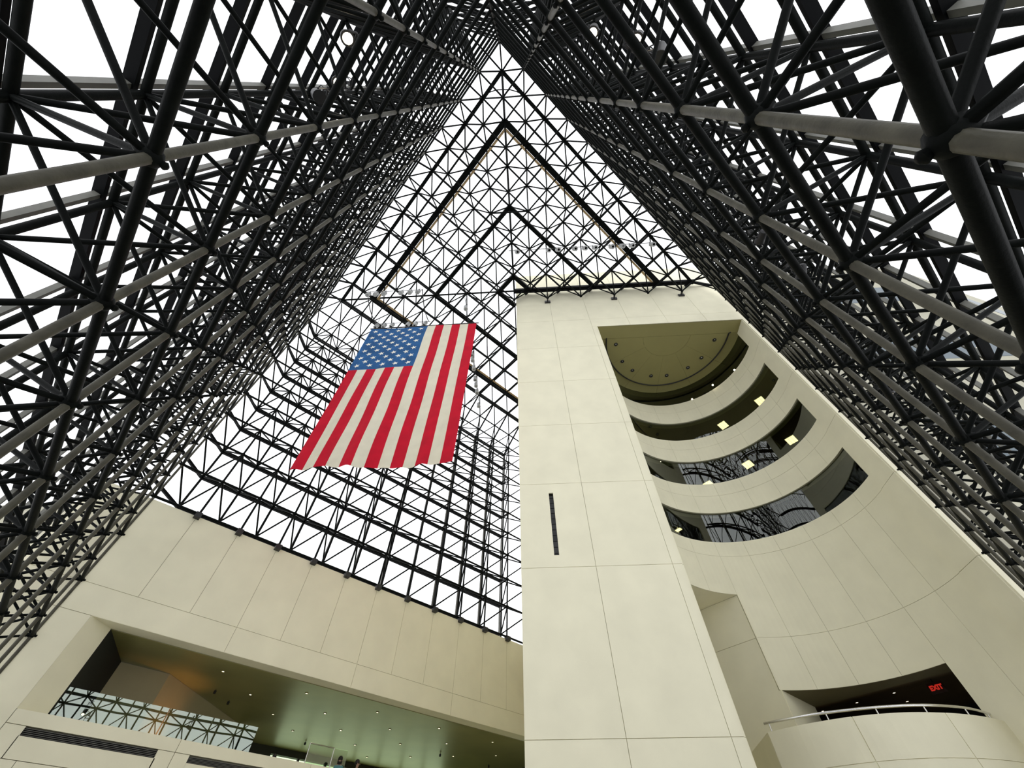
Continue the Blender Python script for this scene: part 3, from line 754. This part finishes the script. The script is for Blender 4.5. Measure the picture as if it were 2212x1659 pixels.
def FP(a, b, off=0.0):
    """a across 0..1, b down 0..1"""
    w = .045 * math.sin(a * 9 + b * 2.2) * (.25 + b) + .02 * math.sin(a * 31 + 1.3 * math.sin(b * 5)) * b + .018 * math.sin(b * 17 + a * 5) * math.sin(PI * a)
    w += .02 * math.sin(a * 57 + b * 3) * b * b
    u = FU0 + (FU1 - FU0) * a - .05 * a * b + .012 * math.sin(b * 9) * (a - .5)
    zz = FZ1 + .07 * a - (FZ1 + .07 * a - FZ0 + .03 * a) * b + .02 * math.sin(a * 40) * (b ** 6)
    return UW(u, FW + w - off, zz)
def sheet(name, a0, a1, b0, b1, na, nb, m):
    c = FP((a0 + a1) / 2, (b0 + b1) / 2); v = []; f = []
    for i in range(na + 1):
        for j in range(nb + 1): v.append(FP(a0 + (a1 - a0) * i / na, b0 + (b1 - b0) * j / nb) - c)
    for i in range(na):
        for j in range(nb):
            k = i * (nb + 1) + j; f.append((k, k + 1, k + nb + 2, k + nb + 1))
    return obj(name, mesh(name, v, f, m, True), fg, Matrix.Translation(c))
CB = 0.393
for k in range(13):
    sheet('stripe', k / 13, (k + 1) / 13, CB if k < 7 else 0.004, 1, 5, 50 if k < 7 else 80, RED if k % 2 == 0 else WHT)
cant = sheet('canton', 0, 7 / 13, 0.004, CB, 30, 30, BLU)
cm = WM[cant.name]
for col in range(9):
    n = 6 if col % 2 == 0 else 5
    for r in range(n):
        a = (7 / 13) * (col + 1) / 10; b = CB * ((2 * r + 1) if n == 6 else (2 * r + 2)) / 12
        c = FP(a, b, .004); W = (FU1 - FU0); Hh = FZ1 - FZ0; v = []
        for q in range(10):
            an = PI + q * PI / 5; rr = .108 if q % 2 == 0 else .043
            v.append(FP(a + rr * math.cos(an) / W, b + rr * math.sin(an) / Hh, .006) - c)
        obj('star', mesh('star', [FP(a, b, .006) - c] + v, [(0, 1 + q, 1 + (q + 1) % 10) for q in range(10)], STA), cant, Matrix.Translation(c))
tube('pole', FP(-.012, 0.0), FP(1.02, 0.0), .022, fg, TUBEB)
for a in (.02, .98):
    tube('suspension_cable', FP(a, 0), V(*[FP(a, 0)[0] / S, FP(a, 0)[1] / S, H + .02]), .004, fg, TUBEB)

# ------------------------------------------------------------------ lamp rows under the roof
SPOTH = lathe('spot_housing', [(.05, -.17), (.115, -.16), (.118, .13), (.125, .14), (.125, .19), (.095, .19)], GREYMET, 18)
SPOTL = lathe('spot_lens', [(.004, .172), (.092, .172), (.092, .178), (.06, .184)], LENS, 18)
SPOTR = lathe('spot_ring', [(.045, .183), (.06, .183), (.06, .19), (.045, .19)], GREYMET, 18)
SK = 1.45
def spot(p, aim, label, group):
    p = p - Vector((0, 0, .03))
    t = empty('spotlight', p, label, 'spotlight', group)
    b = p - Vector((0, 0, .34)); m = frame_to(b, b + aim.normalized() * SK, SK)
    h = obj('housing', SPOTH, t, m); obj('lens', SPOTL, t, m); obj('inner_ring', SPOTR, t, m)
    x = m.to_3x3() @ Vector((1, 0, 0))
    for s in (-1, 1): tube('yoke', b + x * .125 * s, p + x * .125 * s, .008, t, TUBEB)
    tube('yoke_bridge', p - x * .125, p + x * .125, .008, t, TUBEB)
    return t
ZP = 15.75
def pipe_thing(name, pts, label, parent_group='lamp pipes under the roof'):
    t = empty(name, pts[0], label, 'pipe', parent_group)
    for a in range(len(pts) - 1): tube('pipe', pts[a], pts[a + 1], .012, t, TUBEB)
    return t
g = ZP / 15.6
def lampuw(u, w): return UW(cu + (u - cu) * g, cw + (w - cw) * g, ZP)
aimT = UW(3, WF, 6) - UW(1, 6.2, ZP)
nth = ['first', 'second', 'third', 'fourth', 'fifth', 'sixth', 'seventh', 'eighth', 'ninth', 'tenth']
t = pipe_thing('lamp_pipe', [lampuw(-.1, 6.2), lampuw(5.5, 6.2)], 'lamp pipe crossing the roof frame in front of the tower top')
for u in (0, 1.9, 3.6, 5.4): tube('hanger', lampuw(u, 6.2), lampuw(u, 6.2) + Vector((0, 0, (H - ZP) * S)), .006, t, TUBEB)
for k, u in enumerate((.22, 1.40, 1.76, 2.39, 2.77, 3.14, 3.77, 4.15, 4.52, 5.28)):
    spot(lampuw(u, 6.2), Vector((-.10, -.35, -1)), nth[k] + ' grey spotlight from the left on the pipe before the tower top', 'spotlights before the tower')
t = pipe_thing('lamp_pipe', [lampuw(-5.95, 7.55), lampuw(-3.65, 7.58)], 'lamp pipe above the flag, nearer to the close corner')
for u in (-5.9, -3.7): tube('hanger', lampuw(u, 7.56), lampuw(u, 7.56) + Vector((0, 0, (H - ZP) * S)), .006, t, TUBEB)
for k, u in enumerate((-5.84, -5.53, -5.19, -4.50, -4.14, -3.82)):
    spot(lampuw(u, 7.57), Vector((-.15, -.1, -1)), nth[k] + ' grey spotlight from the left in the upper row above the flag', 'spotlights above the flag')
t = pipe_thing('lamp_pipe', [lampuw(-5.95, 9.0), lampuw(-3.6, 9.0)], 'lamp pipe just above the flag canton')
for u in (-5.9, -3.65): tube('hanger', lampuw(u, 9.0), lampuw(u, 9.0) + Vector((0, 0, (H - ZP) * S)), .006, t, TUBEB)
for k, u in enumerate((-5.87, -5.54, -5.20, -4.53, -4.21, -3.80)):
    spot(lampuw(u, 9.0), Vector((-.15, .05, -1)), nth[k] + ' grey spotlight from the left in the lower row at the flag canton', 'spotlights at the flag canton')
for u, lbx in ((-5.92, 'left'), (-3.68, 'right')):
    b = empty('bent_cable', lampuw(u, 7.56), 'black cable sagging between the two lamp rows above the flag, %s one' % lbx, 'cable', 'cables between the lamp rows')
    p, q = lampuw(u, 7.555), lampuw(u, 9.0)
    sweep('cable', [p.lerp(q, k / 10) - Vector((0, 0, .5 * math.sin(PI * k / 10))) for k in range(11)], .02, BLKMET, b)
t = pipe_thing('lamp_pipe', [lampuw(-2.0, 8.0), lampuw(-2.0, 14.2)], 'lamp pipe running back behind the right edge of the flag')
for w in (8.2, 11, 13.9): tube('hanger', lampuw(-2, w), lampuw(-2, w) + Vector((0, 0, (H - ZP) * S)), .006, t, TUBEB)
for k, w in enumerate((8.38, 10.60, 10.89, 11.34, 11.93, 12.28, 12.68, 13.5)):
    spot(lampuw(-2.0, w), Vector((0.05, -.1, -1)), nth[k] + ' grey spotlight from the top in the line beside the right flag edge', 'spotlights beside the flag edge')

# ------------------------------------------------------------------ floodlights clamped inside the glass walls
FLH = lathe('flood_housing', [(.07, -.36), (.16, -.33), (.20, -.20), (.20, .10), (.24, .24), (.24, .30), (.21, .30)], BLKMET, 18)
FLL = lathe('flood_lens', [(.004, .25), (.20, .25), (.20, .262), (.1, .275)], LENS, 18)
FLB = lathe('flood_bulb', [(.004, .24), (.13, .25), (.17, .30), (.13, .34), (.004, .36)], BULB, 18)
def flood(p, aim, on, label, power=0):
    t = empty('floodlight', p, label, 'floodlight', 'floodlights clamped in the glass walls')
    m = frame_to(p, p + aim.normalized() * .58, .58)
    obj('housing', FLH, t, m)
    obj('lens', FLB if on else FLL, t, m)
    x = m.to_3x3() @ Vector((1, 0, 0)); up = Vector((0, 0, .55))
    for s in (-1, 1): tube('yoke', p + x * .22 * s, p + x * .22 * s + up, .010, t, TUBEB)
    tube('yoke_bridge', p + up - x * .22, p + up + x * .22, .012, t, TUBEB)
    tube('clamp', p + up, p + up + Vector((0, 0, .25)), .02, t, TUBEB)
    rr = random.Random(label)
    pts = []
    for k in range(22):
        a = k * .75; pts.append(p + up + Vector((math.cos(a) * .16 + rr.uniform(-.05, .05), math.sin(a) * .14 + rr.uniform(-.05, .05), -.25 + .022 * k + rr.uniform(-.04, .04))))
    sweep('cable_coil', pts, .006, BLKMET, t, 6)
    if on and power:
        l = bpy.data.lights.new('flood_light', 'SPOT'); l.energy = power; l.color = (1.0, .90, .72); l.spot_size = 1.3; l.spot_blend = .6; l.shadow_soft_size = .2
        lo2 = bpy.data.objects.new('light_source', l); put(lo2, t)
        q = p + aim.normalized() * .45
        lo2.matrix_basis = Matrix.Translation(q) @ aim.to_track_quat('-Z', 'Y').to_matrix().to_4x4()
    return t
aL = lambda p: UW(2.5, 9, 5) - p
q = V(-.45, 1.46, 5.45); flood(q, Vector((.45, -.1, -1)), True, 'lit floodlight high in the left glass wall, brightest one at the top')
q = V(-.45, 1.95, 5.85); flood(q, Vector((.4, -.2, -1)), True, 'smaller lit floodlight below the brightest one in the left glass wall')
q = V(-.45, 2.11, 5.45); flood(q, Vector((.5, -.2, -.8)), False, 'unlit black floodlight under the two lit ones in the left glass wall')
q = V(-.45, 6.2, 5.9); flood(q, Vector((.9, .3, .2)), False, 'unlit black floodlight deep in the left glass wall beside the flag')
q = V(1.45, -.45, 6.6); flood(q, Vector((.1, .4, -1)), True, 'lit floodlight nearest the close corner in the right glass wall')
q = V(1.74, -.45, 5.15); flood(q, Vector((-.1, .45, -1)), True, 'lit floodlight second from the close corner in the right glass wall')
q = V(1.93, -.45, 4.8); flood(q, Vector((.2, .5, -.8)), False, 'unlit black floodlight under the lit pair in the right glass wall')
q = V(4.91, -.45, 5.98); flood(q, Vector((.6, .5, .3)), False, 'unlit black floodlight halfway along the right glass wall, upper one')
q = V(5.3, -.45, 5.3); flood(q, Vector((.6, .5, -.3)), False, 'unlit black floodlight halfway along the right glass wall, lower one')
q = V(8.30, -.45, 5.25); flood(q, Vector((-.5, .4, -.8)), True, 'small lit floodlight near the tower in the right glass wall')

# ------------------------------------------------------------------ visitors in the lobby
SKIN = mat('skin', (0.45, 0.28, 0.2), 0.6); HAIR = mat('dark_hair', (0.012, 0.010, 0.009), 0.6)
def person(x, y, zfloor, face, top, legs, label, pose=0.0, hairlong=True, size=1.0):
    base = V(x, y, zfloor)
    t = empty('person', base, label, 'person', 'visitors at the lobby sill')
    J = dict(pel=(0, 0, .95), spi=(0, .01, 1.15), che=(0, .0, 1.35), nec=(0, 0, 1.50), hea=(0, .02, 1.60), hd2=(0, .03, 1.72),
             lh=(.09, 0, .92), lk=(.10, .02, .50), la=(.10, -.02, .09), lt=(.10, .14, .04), rh=(-.09, 0, .92), rk=(-.10, .05, .50), ra=(-.10, -.02, .09), rt=(-.10, .14, .04),
             ls=(.18, 0, 1.42), le=(.24, .02, 1.14), lw=(.20, .20 + pose, 1.0), lf=(.19, .28 + pose, .97), rs=(-.18, 0, 1.42), re=(-.24, .02, 1.14), rw=(-.20, .20, 1.0), rf=(-.19, .28, .97))
    Rr = dict(pel=.15, spi=.13, che=.16, nec=.055, hea=.095, hd2=.085, lh=.095, lk=.062, la=.045, lt=.04, rh=.095, rk=.062, ra=.045, rt=.04, ls=.065, le=.045, lw=.032, lf=.03, rs=.065, re=.045, rw=.032, rf=.03)
    E_ = [('pel', 'spi'), ('spi', 'che'), ('che', 'nec'), ('nec', 'hea'), ('hea', 'hd2'), ('pel', 'lh'), ('lh', 'lk'), ('lk', 'la'), ('la', 'lt'), ('pel', 'rh'), ('rh', 'rk'), ('rk', 'ra'), ('ra', 'rt'),
          ('che', 'ls'), ('ls', 'le'), ('le', 'lw'), ('lw', 'lf'), ('che', 'rs'), ('rs', 're'), ('re', 'rw'), ('rw', 'rf')]
    ks = list(J); me = bpy.data.meshes.new('body'); me.from_pydata([J[k] for k in ks], [(ks.index(a), ks.index(b)) for a, b in E_], [])
    o = bpy.data.objects.new('body_tmp', me); COL.objects.link(o)
    o.modifiers.new('skin', 'SKIN')
    for i, k in enumerate(ks):
        sv = me.skin_vertices[0].data[i]; sv.radius = (Rr[k], Rr[k] * .85); sv.use_root = (k == 'pel')
    s = o.modifiers.new('sub', 'SUBSURF'); s.levels = 2; s.render_levels = 2
    dg = bpy.context.evaluated_depsgraph_get(); bm_ = bpy.data.meshes.new_from_object(o.evaluated_get(dg)); bpy.data.objects.remove(o)
    bm_.materials.clear()
    for mm_ in (SKIN, top, legs, HAIR): bm_.materials.append(mm_)
    for p in bm_.polygons:
        z = p.center.z; ax = abs(p.center.x)
        p.material_index = 0 if z > 1.47 or (z < 1.03 and ax > .15) else 1 if z > .93 else 2 if z > .09 else 3
        p.use_smooth = True
    m = Matrix.Translation(base) @ Matrix.Rotation(face, 4, 'Z') @ Matrix.Scale(size, 4)
    b = obj('body', bm_, t, m)
    hv = [(.05, 1.46 if hairlong else 1.62), (.105, 1.52 if hairlong else 1.64), (.118, 1.66), (.105, 1.76), (.06, 1.815), (.012, 1.83)]
    obj('hair', lathe('hair', hv, HAIR, 14), t, m @ Matrix.Translation((0, -.025, 0)))
    for s in (-1, 1):
        obj('eye', lathe('eye', [(.002, -.01), (.012, 0), (.002, .01)], HAIR, 8), t, m @ Matrix.Translation((.035 * s, .112, 1.66)))
        obj('ear', lathe('ear', [(.004, -.03), (.018, 0), (.004, .03)], SKIN, 8), t, m @ Matrix.Translation((.10 * s, .02, 1.65)))
    obj('nose', lathe('nose', [(.014, -.02), (.006, .02)], SKIN, 8), t, m @ Matrix.Translation((0, .122, 1.635)))
    return t
JAC = mat('dark_jacket', (.02, .02, .025), .7); SHI = mat('white_shirt', (.7, .7, .66), .7); JEAN = mat('dark_trousers', (.03, .035, .05), .8); TEAL = mat('teal_top', (.1, .3, .33), .7)
person(6.75, 13.2, 1.84, PI * .85, TEAL, JEAN, 'person with long dark hair and teal top at the lobby sill', 0.0, True)
person(7.22, 13.2, 1.84, PI * 1.3, SHI, JEAN, 'person in a white shirt with dark hair at the lobby sill', .05, False)
person(5.2, 13.2, 1.84, PI * 1.2, JAC, JEAN, 'small person in a dark jacket left of the bright lobby window', 0.0, False, .8)
